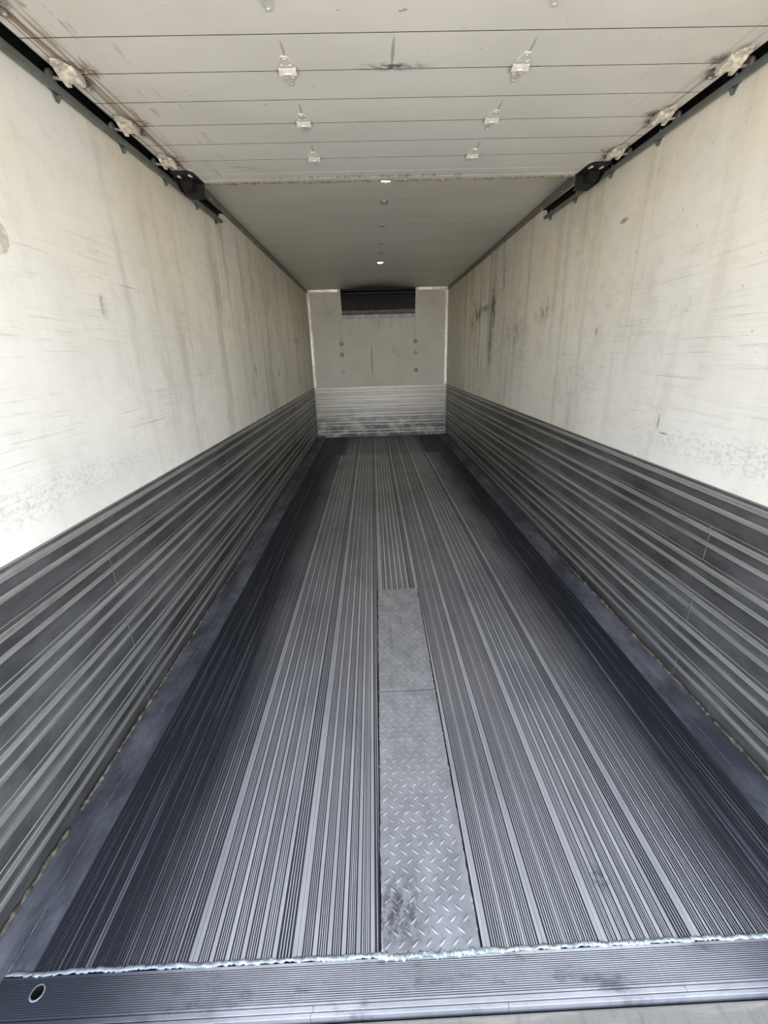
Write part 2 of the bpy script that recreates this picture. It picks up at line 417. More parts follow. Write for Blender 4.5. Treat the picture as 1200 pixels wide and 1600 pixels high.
M_EVDARK = plain('evaporator_black', (0.010, 0.010, 0.010), 0.6, 0.1)
M_EVBAR = plain('evaporator_bar', (0.028, 0.027, 0.026), 0.4, 0.3)
M_EVLIP = plain('evaporator_lip', (0.30, 0.27, 0.235), 0.5, 0.1, 0.2, 12)
M_EVSILL = plain('evaporator_sill', (0.62, 0.575, 0.62), 0.4, 0.2, 0.2, 12)
M_RING = plain('lamp_ring', (0.40, 0.36, 0.30), 0.4, 0.4)
M_LENS_OFF = plain('lamp_lens_off', (0.46, 0.42, 0.36), 0.25)
M_LENS_ON = mat_emit('lamp_lens_on', (1.0, 0.90, 0.66), LAMP_STRENGTH)
M_SHELL = plain('outer_shell', (0.7, 0.7, 0.7), 0.5)
M_BEADDIM = plain('weld_dull', (0.20, 0.21, 0.25), 0.45, 0.4, 0.4, 60)
M_GROUND = plain('yard_concrete', (0.46, 0.42, 0.36), 0.8, 0, 0.2, 1.5)


# ------------------------------------------------------------------ mesh builder
class MB:
    def __init__(self): self.v, self.f, self.mi, self.sm = [], [], [], []

    def face(self, idx, m=0, s=False): self.f.append(tuple(idx)); self.mi.append(m); self.sm.append(s)

    def box(self, lo, hi, m=0):
        b = len(self.v)
        for z in (lo[2], hi[2]):
            for y in (lo[1], hi[1]):
                for x in (lo[0], hi[0]): self.v.append((x, y, z))
        for q in ((0, 2, 3, 1), (4, 5, 7, 6), (0, 1, 5, 4), (2, 6, 7, 3), (0, 4, 6, 2), (1, 3, 7, 5)):
            self.face([b + i for i in q], m)
        return self

    def prism(self, poly, vec, m=0, s=False):
        """closed polygon (3-D points) swept along vec; caps included"""
        b, n = len(self.v), len(poly)
        self.v += [tuple(p) for p in poly] + [tuple(p[i] + vec[i] for i in range(3)) for p in poly]
        for i in range(n):
            j = (i + 1) % n
            self.face((b + i, b + j, b + n + j, b + n + i), m, s)
        self.face([b + i for i in reversed(range(n))], m)
        self.face([b + n + i for i in range(n)], m)
        return self

    def tube(self, pts, rad, seg=8, m=0, caps=True, up=(0, 0, 1), s=True):
        b0 = len(self.v)
        P = [Vector(p) for p in pts]
        for i, p in enumerate(P):
            d = (P[min(i + 1, len(P) - 1)] - P[max(i - 1, 0)]).normalized()
            u = Vector(up)
            if abs(u.dot(d)) > 0.95: u = Vector((1, 0, 0)) if abs(d.x) < 0.9 else Vector((0, 1, 0))
            a = d.cross(u).normalized(); c = a.cross(d)
            r = rad[i] if isinstance(rad, (list, tuple)) else rad
            for k in range(seg):
                t = 2 * math.pi * k / seg
                self.v.append(tuple(p + a * math.cos(t) * r + c * math.sin(t) * r))
        for i in range(len(P) - 1):
            for k in range(seg):
                k2 = (k + 1) % seg
                self.face((b0 + i * seg + k, b0 + i * seg + k2, b0 + (i + 1) * seg + k2, b0 + (i + 1) * seg + k), m, s)
        if caps:
            self.face([b0 + k for k in reversed(range(seg))], m)
            self.face([b0 + (len(P) - 1) * seg + k for k in range(seg)], m)
        return self

    def lathe(self, c, axis, prof, seg=16, m=0, s=True):
        """prof: (radius, offset along axis) list; closed on the axis when radius is 0"""
        ax = Vector(axis).normalized()
        u = Vector((0, 0, 1)) if abs(ax.z) < 0.9 else Vector((1, 0, 0))
        a = ax.cross(u).normalized(); d = ax.cross(a)
        rings = []
        for r, o in prof:
            p = Vector(c) + ax * o
            if r < 1e-7:
                self.v.append(tuple(p)); rings.append([len(self.v) - 1])
            else:
                b = len(self.v)
                for k in range(seg):
                    t = 2 * math.pi * k / seg
                    self.v.append(tuple(p + a * math.cos(t) * r + d * math.sin(t) * r))
                rings.append(list(range(b, b + seg)))
        for i in range(len(rings) - 1):
            A, B = rings[i], rings[i + 1]
            for k in range(seg):
                k2 = (k + 1) % seg
                if len(A) == 1 and len(B) == 1: continue
                if len(A) == 1: self.face((A[0], B[k], B[k2]), m, s)
                elif len(B) == 1: self.face((A[k], A[k2], B[0]), m, s)
                else: self.face((A[k], A[k2], B[k2], B[k]), m, s)
        return self

    def build(self, name, mats, parent=None, recalc=True, bevel=0.0):
        off = Vector((0, 0, 0))
        if parent is not None:
            off = parent.matrix_basis.translation.copy()
            p = parent.parent
            while p is not None: off += p.matrix_basis.translation; p = p.parent
        me = bpy.data.meshes.new(name)
        me.from_pydata([tuple(Vector(v) - off) for v in self.v], [], self.f)
        if not isinstance(mats, (list, tuple)): mats = [mats]
        for k in mats: me.materials.append(k)
        for p, mi, s in zip(me.polygons, self.mi, self.sm): p.material_index = mi; p.use_smooth = s
        if recalc:
            bm = bmesh.new(); bm.from_mesh(me)
            bmesh.ops.recalc_face_normals(bm, faces=bm.faces); bm.to_mesh(me); bm.free()
        o = bpy.data.objects.new(name, me); COL.objects.link(o)
        if parent is not None: o.parent = parent
        if bevel:
            b = o.modifiers.new('bevel', 'BEVEL'); b.width = bevel; b.segments = 2; b.limit_method = 'ANGLE'
        return o


def structure(o, label=None):
    o['kind'] = 'structure'
    if label: o['label'] = label
    return o


def tag(o, label, cat, group=None):
    o['label'] = label; o['category'] = cat
    if group: o['group'] = group
    return o


def thing(name, label, cat, loc, group=None):
    o = bpy.data.objects.new(name, None); COL.objects.link(o)
    o.empty_display_size = 0.05; o.location = loc
    return tag(o, label, cat, group)


def copy_part(src, parent, shift):
    """copy of a part moved by shift (world), parented to parent at the world origin frame"""
    c = src.copy(); COL.objects.link(c); c.parent = parent
    c.location = Vector(src.location) + Vector(shift)
    return c


# ------------------------------------------------------------------ large structure
YE = L + 0.08
ground = MB().box((-40, -60, -1.30), (42, 40, -1.20)).build('ground', M_GROUND)
structure(ground)
wl = structure(MB().box((-0.07, Y0, -0.12), (0, YE, H + 0.07)).build('wall_left', M_WALL_L))
wr = structure(MB().box((W, Y0, -0.12), (W + 0.07, YE, H + 0.07)).build('wall_right', M_WALL_R))
# front bulkhead with the opening for the evaporator
EX0, EX1, EZ0 = 0.545, 1.822, 2.035
mb = MB()
mb.box((0, L, -0.12), (W, YE, EZ0)); mb.box((0, L, EZ0), (EX0, YE, H)); mb.box((EX1, L, EZ0), (W, YE, H))
wb = structure(mb.build('wall_back', M_BACK))
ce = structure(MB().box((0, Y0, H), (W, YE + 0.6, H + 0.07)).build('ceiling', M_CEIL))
fl = structure(MB().box((0, Y0 + 0.105, -0.12), (W, L, -0.006)).box((0, Y0 + 0.02, -0.14), (W, Y0 + 0.1045, -0.058)).build('floor', M_FGRV))

# ------------------------------------------------------------------ floor extrusions
YF0, YF1 = 0.602, L - 0.002
DG = 0.0032


def rib_plank(x0, x1, ribs, name='floor_plank'):
    """ribs: sorted list of (a, b) raised tops between x0 and x1; grooves between them"""
    mb = MB()
    prof = [(x0, -0.005)]
    mats = []
    def go(p, m):
        prof.append(p); mats.append(m)
    cur = x0
    for a, b in ribs:
        if a - cur > 1e-4:
            if prof[-1][1] > -DG + 1e-5 or len(prof) == 1:
                go((cur + 0.0002, -DG), 1)
            go((a - 0.0002, -DG), 1)
        go((a, 0.0), 1)
        go((b, 0.0), 0)
        cur = b
    if x1 - cur > 1e-4:
        go((cur + 0.0002, -DG), 1); go((x1, -DG), 1)
    go((x1 + 0.00001, -0.005), 1)
    n = len(prof)
    for y in (YF0, YF1):
        for x, z in prof: mb.v.append((x, y, z))
    for i in range(n - 1): mb.face((i, i + 1, n + i + 1, n + i), mats[i])
    o = mb.build(name, [M_FTOP, M_FGRV], fl, recalc=False)
    return o


def t_ribs(x0, x1, edge=0.012, pitch=0.0365, rib=0.0105, fine=4):
    """joint flats at both edges, T-ribs at pitch with fine ribs between"""
    r = [(x0, x0 + edge)]
    inner = x1 - x0 - 2 * edge
    n = max(1, round(inner / pitch))
    p = inner / n
    for i in range(n):
        a = x0 + edge + i * p
        free = p - (rib if i < n - 1 else 0)
        s = free / (fine + 1)
        for k in range(fine):
            c = a + s * (k + 1) + random.uniform(-0.0003, 0.0003)
            w = random.choice((0.0011, 0.0013, 0.0016))
            r.append((c - w, c + w))
        if i < n - 1: r.append((a + p - rib, a + p))
    r.append((x1 - edge, x1))
    return r


def fine_ribs(x0, x1, edge=0.011, pitch=0.0062, big=6):
    r = [(x0, x0 + edge)]
    n = int((x1 - x0 - 2 * edge) / pitch)
    p = (x1 - x0 - 2 * edge) / n
    for i in range(1, n):
        c = x0 + edge + i * p
        w = 0.0026 if i % big == 0 else random.choice((0.0012, 0.0016, 0.0014))
        r.append((c - w, c + w))
    r.append((x1 - edge, x1))
    return r


seams = [0.146, 0.278, 0.537, 0.797, 1.042, 1.275, 1.420, 1.572, 1.812, 2.070, 2.226]
for i in range(len(seams) - 1):
    a, b = seams[i] + 0.0004, seams[i + 1] - 0.0004
    if i in (5, 6): rb = fine_ribs(a, b, 0.010, 0.0062, 7)
    elif i == 4: rb = t_ribs(a, b, 0.012, 0.036, 0.0135, 3)
    elif i in (0, 9): rb = fine_ribs(a, b, 0.006, 0.0067, 2)
    elif i in (1, 8): rb = t_ribs(a, b, 0.010, 0.0300, 0.0060, 3)
    else: rb = t_ribs(a, b)
    rib_plank(a, b, rb)
# flat side rails, each of two welded strips
for a, b, c, d in ((0.001, 0.083, 0.086, 0.1455), (2.3595, 2.2715, 2.2685, 2.2265)):
    for p, q, h in ((a, b, 0.0045), (c, d, 0.0)):
        lo, hi = min(p, q), max(p, q)
        MB().box((lo, YF0 - 0.02 if h else YF0, -0.005), (hi, YF1, h)).build('side_rail', M_KERB, fl)


def bead(p0, p1, r, name, parent, mat, step=0.006, jit=0.6, wand=0.003, flat=0.5):
    """irregular weld bead from p0 to p1"""
    P0, P1 = Vector(p0), Vector(p1)
    n = max(4, int((P1 - P0).length / step))
    d = (P1 - P0).normalized()
    side = d.cross(Vector((0, 0, 1)))
    mb = MB()
    pts, rr = [], []
    w = 0.0
    for i in range(n + 1):
        w = w * 0.8 + random.uniform(-1, 1) * wand * 0.45
        pts.append(P0.lerp(P1, i / n) + side * w)
        rr.append(r * (1 + jit * random.uniform(-0.6, 0.6)))
    mb.tube(pts, rr, 7, 0)
    mb.v = [(x, y, P0.z + (z - P0.z) * flat) for x, y, z in mb.v]
    return mb.build(name, mat, parent)


random.seed(11)
bead((0.02, 0.602, 0.0005), (0.15, 0.603, 0.0005), 0.0045, 'weld_bead', fl, M_BEAD)
bead((0.15, 0.603, 0.0005), (1.01, 0.604, 0.0005), 0.0052, 'weld_bead', fl, M_BEAD)
bead((1.0, 0.600, 0.002), (1.27, 0.600, 0.002), 0.0072, 'weld_bead', fl, M_BEAD, 0.004, 0.9, 0.004)
bead((1.255, 0.604, 0.0005), (2.34, 0.602, 0.0005), 0.0054, 'weld_bead', fl, M_BEAD)
bead((0.0845, 0.60, 0.001), (0.0845, 4.2, 0.001), 0.0016, 'weld_bead', fl, M_BEADDIM, 0.03, 0.5, 0.0008)
bead((2.270, 0.60, 0.001), (2.270, 4.2, 0.001), 0.0014, 'weld_bead', fl, M_BEADDIM, 0.03, 0.5, 0.0008)

# threshold plate across the rear sill: cross-grooved, then two plain nosing strips
mb = MB()
ya, yb = 0.5235, 0.5975
prof, pm = [(ya, -0.006), (ya, 0.0)], [0]
n = 17
p = (yb - 0.006 - ya - 0.002) / n
for i in range(n):
    y = ya + 0.002 + p * (i + 1)
    prof += [(y - 0.0018, 0.0), (y - 0.0017, -0.0016), (y - 0.0003, -0.0016), (y - 0.0002, 0.0)]
    pm += [0, 1, 1, 1]
prof += [(yb, 0.0), (yb, -0.006)]; pm += [0, 0]
k = len(prof)
for x in (0.002, W - 0.002):
    for y, z in prof: mb.v.append((x, y, z))
for i in range(k - 1): mb.face((i, i + 1, k + i + 1, k + i), pm[i])
mb.face((k - 1, 0, k, 2 * k - 1), 0)
mb.face(list(reversed(range(k))), 0); mb.face([k + i for i in range(k)], 0)
thr = mb.build('threshold_plate', [M_THR, M_FGRV], fl)
cut = MB().lathe((0.185, 0.569, -0.03), (0, 0, 1), [(0, 0), (0.0135, 0), (0.0135, 0.06), (0, 0.06)], 24).build('drill', M_GAP)
bo = thr.modifiers.new('hole', 'BOOLEAN'); bo.object = cut; bo.operation = 'DIFFERENCE'; bo.solver = 'EXACT'
dg = bpy.context.evaluated_depsgraph_get()
me2 = bpy.data.meshes.new_from_object(thr.evaluated_get(dg))
thr.modifiers.clear(); thr.data = me2
bpy.data.objects.remove(cut)
dh = MB().lathe((0.185, 0.569, 0), (0, 0, 1), [(0.0165, -0.001), (0.0165, 0.0012), (0.0140, 0.0018), (0.0128, 0.0012), (0.0128, -0.055), (0, -0.055)], 24)
for i in range(len(dh.f)): dh.mi[i] = 1 if i >= 24 * 3 else 0
dh.build('drain_hole', [M_BEADDIM, M_GAP], fl)
M_NOSE = mat_threshold(); M_NOSE.name = 'nosing_alloy'
for (y0, y1, zt), cuts in (((0.5125, 0.5222, 0.0), (0.002, 0.85, 1.72, W - 0.002)), ((0.5035, 0.5112, -0.001), (0.002, 0.845, 1.30, 2.00, W - 0.002))):
    for i in range(len(cuts) - 1):
        MB().box((cuts[i] + 0.0004, y0, -0.03), (cuts[i + 1] - 0.0004, y1, zt)).build('nosing_strip', M_NOSE, fl, bevel=0.0008)
bump = thing('rear_bumper', 'scuffed beige grey rear bumper deck along the bottom edge below the sill', 'bumper', (W / 2, 0.30, -0.06))
MB().box((-0.1, 0.10, -0.06), (W + 0.1, 0.4985, -0.016)).build('deck_plate', M_BUMP, bump, bevel=0.004)
MB().box((-0.1, 0.07, -0.22), (W + 0.1, 0.0995, -0.016)).build('face_plate', M_BUMP, bump, bevel=0.004)
MB().box((0.2, 0.10, -0.30), (W - 0.2, 0.5, -0.0605)).build('cross_beam', M_BLACK, bump)

# ------------------------------------------------------------------ diamond tread plates
def tread(yn, yf, label):
    ang = math.radians(-0.55)
    t = thing('tread_plate', label, 'tread plate', (1.135, yn, 0))
    def w(x, y, z): return (1.135 + x - (y - 0.6) * math.tan(ang), y, z)
    hw = 0.1235
    mb = MB()
    top, n = 0.0042, 40
    for z in (0.0002, top):
        for i in range(n + 1):
            y = yn + (yf - yn) * i / n
            for s in (-1, 1): mb.v.append(w(s * (hw + random.uniform(-0.0012, 0.0012)), y, z))
    m = 2 * (n + 1)
    for i in range(n):
        a = 2 * i
        mb.face((m + a, m + a + 1, m + a + 3, m + a + 2)); mb.face((a, a + 2, a + 3, a + 1))
        mb.face((a, m + a, m + a + 2, a + 2)); mb.face((a + 1, a + 3, m + a + 3, m + a + 1))
    mb.face((0, 1, m + 1, m)); mb.face((2 * n, m + 2 * n, m + 2 * n + 1, 2 * n + 1))
    mb.build('plate', M_PLATE, t)
    # raised lugs, two crossed rows
    lug = MB()
    px, py = 0.0345, 0.047
    j = 0
    y = yn + 0.018
    while y < yf - 0.014:
        sgn = 1 if j % 2 == 0 else -1
        x = -hw + 0.016 + (0 if j % 2 == 0 else px / 2)
        while x < hw - 0.010:
            d = Vector((math.sin(math.radians(48)) * sgn, math.cos(math.radians(48)), 0)); q = Vector((-d.y, d.x, 0))
            b = len(lug.v)
            ln, wd, hh = 0.0148, 0.0034, 0.0028
            for a_, q_, z_ in ((-ln, 0, 0), (-ln * 0.4, wd, 0), (ln * 0.4, wd, 0), (ln, 0, 0), (ln * 0.4, -wd, 0), (-ln * 0.4, -wd, 0), (-ln * 0.5, 0, hh), (ln * 0.5, 0, hh)):
                v = d * a_ + q * q_
                lug.v.append(w(x + v.x, y + v.y, top + z_))
            for f in ((0, 6, 1), (1, 6, 7, 2), (2, 7, 3), (3, 7, 4), (4, 7, 6, 5), (5, 6, 0)): lug.face([b + i for i in f], 0, True)
            x += px
        y += py / 2; j += 1
    o = lug.build('tread_lugs', M_PLATE, t); o['kind'] = 'stuff'
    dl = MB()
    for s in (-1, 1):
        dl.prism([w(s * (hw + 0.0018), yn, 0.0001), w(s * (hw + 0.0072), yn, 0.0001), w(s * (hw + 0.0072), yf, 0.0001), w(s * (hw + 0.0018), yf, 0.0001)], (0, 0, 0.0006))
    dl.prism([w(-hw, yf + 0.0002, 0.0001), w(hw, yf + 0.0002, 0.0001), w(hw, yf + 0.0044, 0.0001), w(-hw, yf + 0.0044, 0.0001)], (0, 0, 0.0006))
    dl.build('gap_shade_line', M_GAP, t)  # near-black strips paint the shaded gaps along the plate edges and seam
    for s in (-1, 1):
        bead(w(s * hw, yn + 0.005, 0.002), w(s * hw, yf - 0.005, 0.002), 0.0023, 'weld_seam', t, M_BEADW, 0.009, 1.1, 0.0018, 1.0)
    return t


M_BEADW = plain('plate_weld', (0.34, 0.35, 0.38), 0.4, 0.4, 0.6, 90)
random.seed(5)
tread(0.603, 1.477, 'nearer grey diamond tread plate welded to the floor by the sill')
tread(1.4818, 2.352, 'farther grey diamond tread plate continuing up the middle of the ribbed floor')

# ------------------------------------------------------------------ aluminium scuff liner on the walls
PH = 0.889 / 6
PROF = [(0.0, 0.0040), (0.0010, 0.0040), (0.0025, 0.0062), (0.0100, 0.0068), (0.0125, 0.0120), (0.0150, 0.0132), (0.0330, 0.0132), (0.0350, 0.0110),
        (0.0356, 0.0035), (0.0385, 0.0060), (0.0640, 0.0060), (0.0670, 0.0120), (0.0690, 0.0130), (0.0850, 0.0130), (0.0868, 0.0110), (0.0874, 0.0035),
        (0.0900, 0.0060), (0.1450, 0.0060), (0.1475, 0.0045), (PH - 0.0004, 0.0030)]
PMAT = []
for i in range(len(PROF) - 1):
    t0 = PROF[i][0]
    PMAT.append(1 if 0.0125 <= t0 < 0.035 or 0.067 <= t0 < 0.0868 or 0.001 <= t0 < 0.0025 else (2 if 0.035 <= t0 < 0.0356 or 0.0868 <= t0 < 0.0874 else 0))  # near-black underside faces paint the undershadow of each ridge


def liner(place, a0, a1, ztop, parent, mats):
    """place(a, out, z) -> point; a runs along the wall"""
    mb = MB()
    n = len(PROF)
    for a in (a0, a1):
        for t, o in PROF: mb.v.append(place(a, o, ztop - t))
        mb.v.append(place(a, 0.0002, ztop - PROF[-1][0])); mb.v.append(place(a, 0.0002, ztop))
    k = n + 2
    for i in range(k):
        j = (i + 1) % k
        mb.face((i, j, k + j, k + i), PMAT[i] if i < n - 1 else 0)
    mb.face(list(range(k)), 1); mb.face([k + i for i in reversed(range(k))], 1)
    return mb.build('liner_plank', mats, parent)


for side, par in (('left', wl), ('right', wr)):
    place = (lambda a, o, z: (o, a, z)) if side == 'left' else (lambda a, o, z: (W - o, a, z))
    js = 1.483 if side == 'left' else 1.502
    for i in range(6):
        zt = 0.889 - i * PH
        cuts = (Y0 + 0.02, js, 5.2, L - 0.014) if i % 2 else (Y0 + 0.02, 3.45 if i != 0 else 2.9, L - 0.014)
        for a, b in zip(cuts[:-1], cuts[1:]):
            liner(place, a + (0.0030 if a > 1 else 0), b - 0.0012, zt, par, [M_LIN, M_RIDGE, M_GAP])
for i in range(6):
    liner(lambda a, o, z: (a, L - o, z), 0.014, W - 0.014, 0.889 - i * PH, wb, [M_BLIN, M_BRIDGE, M_GAP])

M_SEALANT = plain('base_sealant', (0.15, 0.135, 0.105), 0.7, 0, 0.7, 40)
random.seed(21)
for x, par, ya in ((0.0135, wl, 0.62), (W - 0.0135, wr, 0.62)):
    y = ya
    while y < 3.4:
        n_ = random.uniform(0.12, 0.4)
        bead((x, y, 0.0085), (x, y + n_, 0.0085), 0.0062, 'sealant_bead', par, M_SEALANT, 0.012, 0.8, 0.003, 1.0)
        y += n_ + random.choice((0.004, 0.01, 0.03, 0.06))

# bolts in the front bulkhead
for x, z, new in ((0.536, 1.605, 0), (0.533, 1.430, 0), (0.541, 1.135, 1), (1.803, 1.612, 0), (1.806, 1.432, 1), (1.812, 1.142, 0)):
    b = MB().lathe((x, L, z), (0, -1, 0), [(0.034, 0.0), (0.034, 0.004), (0.030, 0.006), (0.022, 0.006), (0.0215, 0.005)], 20, 0)
    b.lathe((x, L, z), (0, -1, 0), [(0.0205, 0.004), (0.0205, 0.012), (0.015, 0.018), (0.0, 0.020)], 14, 1)
    b.build('bolt', [M_TRIM if not new else M_DULLZINC, M_BOLT], wb)
for x in (0.552, 1.805):
    MB().lathe((x, L, 1.955), (0, -1, 0), [(0.013, 0), (0.013, 0.010), (0.007, 0.016), (0, 0.017)], 12).build('rivet', M_BOLT, wb)

# ------------------------------------------------------------------ trims
def cove(side):
    s = 1 if side == 'left' else -1
    x0 = 0.0005 if side == 'left' else W - 0.0005
    z0 = 2.3905
    pts = [(0, z0), (0.007, z0), (0.009, z0 + 0.004), (0.009, z0 + 0.014), (0.0055, z0 + 0.017), (0.0055, z0 + 0.022), (0.009, z0 + 0.025),
           (0.010, z0 + 0.034), (0.006, z0 + 0.037), (0.006, z0 + 0.041), (0.011, z0 + 0.044), (0.012, H - 0.0006), (0, H - 0.0006)]
    o = MB().prism([(x0 + s * a, Y0 + 0.03, z) for a, z in pts], (0, L - 0.0005 - Y0 - 0.03, 0)).build('trim_1' if side == 'left' else 'trim_2', M_TRIM)
    structure(o)
    for y in (3.36, 3.72, 4.08, 4.44, 4.80, 5.3, 5.8):
        MB().lathe((x0 + s * 0.0085, y, z0 + 0.009), (s, 0, 0), [(0.007, 0), (0.007, 0.002), (0.003, 0.004), (0, 0.004)], 10).build('screw', M_BOLT, o)
    return o


cove('left'); cove('right')
for nm, x0, s in (('trim_3', 0.0105, 1), ('trim_4', W - 0.0105, -1)):
    pts = [(0, 0), (0.040, 0), (0.040, -0.004), (0.012, -0.012), (0, -0.013)]
    structure(MB().prism([(x0 + s * a, L - 0.0005 + b, 0.8905) for a, b in pts], (0, 0, 2.388 - 0.8905)).build(nm, M_CORNER))
for nm, xa, xb in (('trim_5', 0.0530, EX0 - 0.032), ('trim_6', EX1 + 0.032, W - 0.0530)):
    structure(MB().prism([(xa, L - 0.0005, H - 0.040), (xa, L - 0.006, H - 0.040), (xa, L - 0.012, H - 0.003), (xa, L - 0.0005, H - 0.003)], (xb - xa, 0, 0)).build(nm, M_CORNER))

# ------------------------------------------------------------------ evaporator unit in the bulkhead
ev = thing('evaporator_unit', 'dark grey evaporator unit with a black air slot high in the front bulkhead', 'cooling unit', ((EX0 + EX1) / 2, L, EZ0))
ex0, ex1 = EX0 + 0.002, EX1 - 0.002
ez0, ez1 = EZ0 + 0.002, H - 0.002
mb = MB()      # open-fronted case
mb.box((ex0, L + 0.30, ez0), (ex1, L + 0.31, ez1)); mb.box((ex0, L - 0.006, ez1 - 0.008), (ex1, L + 0.30, ez1))
mb.box((ex0, L - 0.006, ez0), (ex0 + 0.010, L + 0.30, ez1 - 0.008)); mb.box((ex1 - 0.010, L - 0.006, ez0), (ex1, L + 0.30, ez1 - 0.008))
mb.box((ex0 + 0.01, L + 0.005, ez0), (ex1 - 0.01, L + 0.30, ez0 + 0.006))
mb.build('case', M_EVDARK, ev)
# sloping front panel, pressed in one piece with a fold along the middle
pts = [(L + 0.060, 2.305), (L + 0.066, 2.303), (L + 0.036, 2.20), (L + 0.020, 2.118), (L + 0.012, 2.118), (L + 0.030, 2.20)]
MB().prism([(ex0 + 0.016, y, z) for y, z in pts], (ex1 - ex0 - 0.032, 0, 0)).build('front_panel', M_EVAP, ev)
MB().prism([(ex0 + 0.016, y, z) for y, z in [(L + 0.012, 2.116), (L - 0.002, 2.060), (L + 0.010, 2.060), (L + 0.022, 2.116)]], (ex1 - ex0 - 0.032, 0, 0)).build('lower_lip', M_EVLIP, ev)
for z, y, h in ((2.425, L - 0.002, 0.010), (2.378, L + 0.012, 0.009), (2.325, L + 0.030, 0.007)):
    MB().prism([(ex0 + 0.011, y, z), (ex0 + 0.011, y, z - h), (ex0 + 0.011, y + 0.018, z - h - 0.004), (ex0 + 0.011, y + 0.018, z - 0.004)], (ex1 - ex0 - 0.022, 0, 0)).build('louvre_bar', M_EVBAR, ev)
MB().box((1.165, L + 0.014, 2.312), (1.169, L + 0.030, 2.43)).build('grille_stay', M_EVBAR, ev)
for s, xa in ((1, ex0), (-1, ex1)):
    MB().prism([(xa - s * 0.030, L - 0.0008, ez1), (xa + s * 0.012, L - 0.0008, ez1), (xa + s * 0.022, L - 0.0008, 2.0), (xa - s * 0.012, L - 0.0008, 2.0)], (0, -0.007, 0)).build('side_flange', M_BACK, ev)
MB().prism([(EX0 + 0.026, L - 0.0008, 2.052), (EX0 + 0.026, L - 0.020, 2.046), (EX0 + 0.026, L - 0.020, 2.040), (EX0 + 0.026, L - 0.006, 1.990), (EX0 + 0.026, L - 0.0008, 1.990)], (EX1 - EX0 - 0.052, 0, 0)).build('drip_sill', M_EVSILL, ev)

# ------------------------------------------------------------------ ceiling lights
def lamp(y, lit, label, r=0.042, x=1.175, flat=False):
    t = thing('ceiling_light', label, 'ceiling light', (x, y, H), None)
    d = 0.004 if flat else 0.012
    MB().lathe((x, y, H), (0, 0, -1), [(r, 0.0), (r, d * 0.6), (r * 0.88, d), (r * 0.72, d), (r * 0.68, d * 0.5), (r * 0.68, 0.0005)], 24).build('bezel', M_RING, t)
    MB().lathe((x, y, H), (0, 0, -1), [(r * 0.66, 0.0005), (r * 0.66, d * 0.6), (r * 0.4, d * 0.95), (0, d * 1.05)], 20).build('lens', M_LENS_ON if lit else M_LENS_OFF, t)
    return t


lamp(3.195, True, 'lit round ceiling light just past the rear edge of the roll-up door', 0.046, 1.168)
lamp(3.628, False, 'unlit round ceiling light next after the lit one by the roll-up door', 0.030, 1.168)
lamp(4.239, False, 'unlit small round ceiling light halfway between the two lit lights', 0.026, 1.168, True)
lamp(4.861, False, 'unlit small round ceiling light second nearest to the deep lit light', 0.028, 1.170, True)
lamp(5.254, False, 'unlit round ceiling light right before the deep lit light', 0.028, 1.182, True)
lamp(5.722, True, 'lit round ceiling light deep in the box toward the evaporator', 0.046, 1.181)

# ------------------------------------------------------------------ roll-up door stored under the roof
def dz(y): return 2.287 + 0.025 * (y - 1.8)      # underside of the open door
def tz(y): return 2.250 + 0.025 * (y - 1.6)      # bottom of the tracks


door = bpy.data.objects.new('door_1', None); COL.objects.link(door)
door.location = (W / 2, 2.83, dz(2.83))
structure(door, 'grey panelled roll-up rear door stored open under the roof')
DX0, DX1 = 0.064, W - 0.064
J0, DP = 1.807, 0.1772
cuts = [J0 + DP * i for i in range(-7, 6)]        # 0.57 ... 2.69
cuts[-1] = 2.690
for i in range(len(cuts) - 1):
    a, b = cuts[i] + 0.0011, cuts[i + 1] - 0.0011
    e = 0.0006
    prof = [(a, 0.002), (a + e, 0.0), (b - e, 0.0), (b, 0.002), (b, 0.024), (a, 0.024)]
    pb = MB().prism([(DX0, y, dz(y) + z) for y, z in prof], (DX1 - DX0, 0, 0))
    for q in (0, 2, 3, 5): pb.mi[q] = 1
    pb.build('panel', [M_DOOR, M_GAP], door)
a, b = 2.6912, 2.775
MB().prism([(DX0, y, dz(y) + z) for y, z in [(a, 0.003), (a + 0.001, 0), (b - 0.001, 0), (b, 0.003), (b, 0.026), (a, 0.026)]], (DX1 - DX0, 0, 0)).build('panel', M_DOOR, door)
a, b = 2.7762, 2.812
MB().prism([(DX0, y, dz(y) + z) for y, z in [(a, -0.001), (b, -0.001), (b, 0.028), (a, 0.028)]], (DX1 - DX0, 0, 0)).build('bottom_rail', M_DOOR, door)
# seal: rubber bulb with a torn lip
mb = MB(); random.seed(3)
pts = [(DX0 + (DX1 - DX0) * i / 60, 2.822 + random.uniform(-0.0015, 0.0015), dz(2.822) + 0.002 + random.uniform(-0.002, 0.002)) for i in range(61)]
mb.tube(pts, [0.0092 + random.uniform(-0.002, 0.002) for _ in pts], 8)
mb.build('bottom_seal', M_SEAL, door)
# joint darkness is in the colour, dirt and shade on the board edges; a thin rubber strip closes each from above
for i in range(len(cuts)):
    y = cuts[i]
    MB().box((DX0, y - 0.006, dz(y) + 0.0245), (DX1, y + 0.006, dz(y) + 0.027)).build('joint_strip', M_GAP, door)


def rivets(mb, pts, m=1, r=0.0058):
    for x, y, z in pts: mb.lathe((x, y, z), (0, 0, -1), [(r, 0), (r * 0.85, 0.0016), (0, 0.0026)], 8, m)


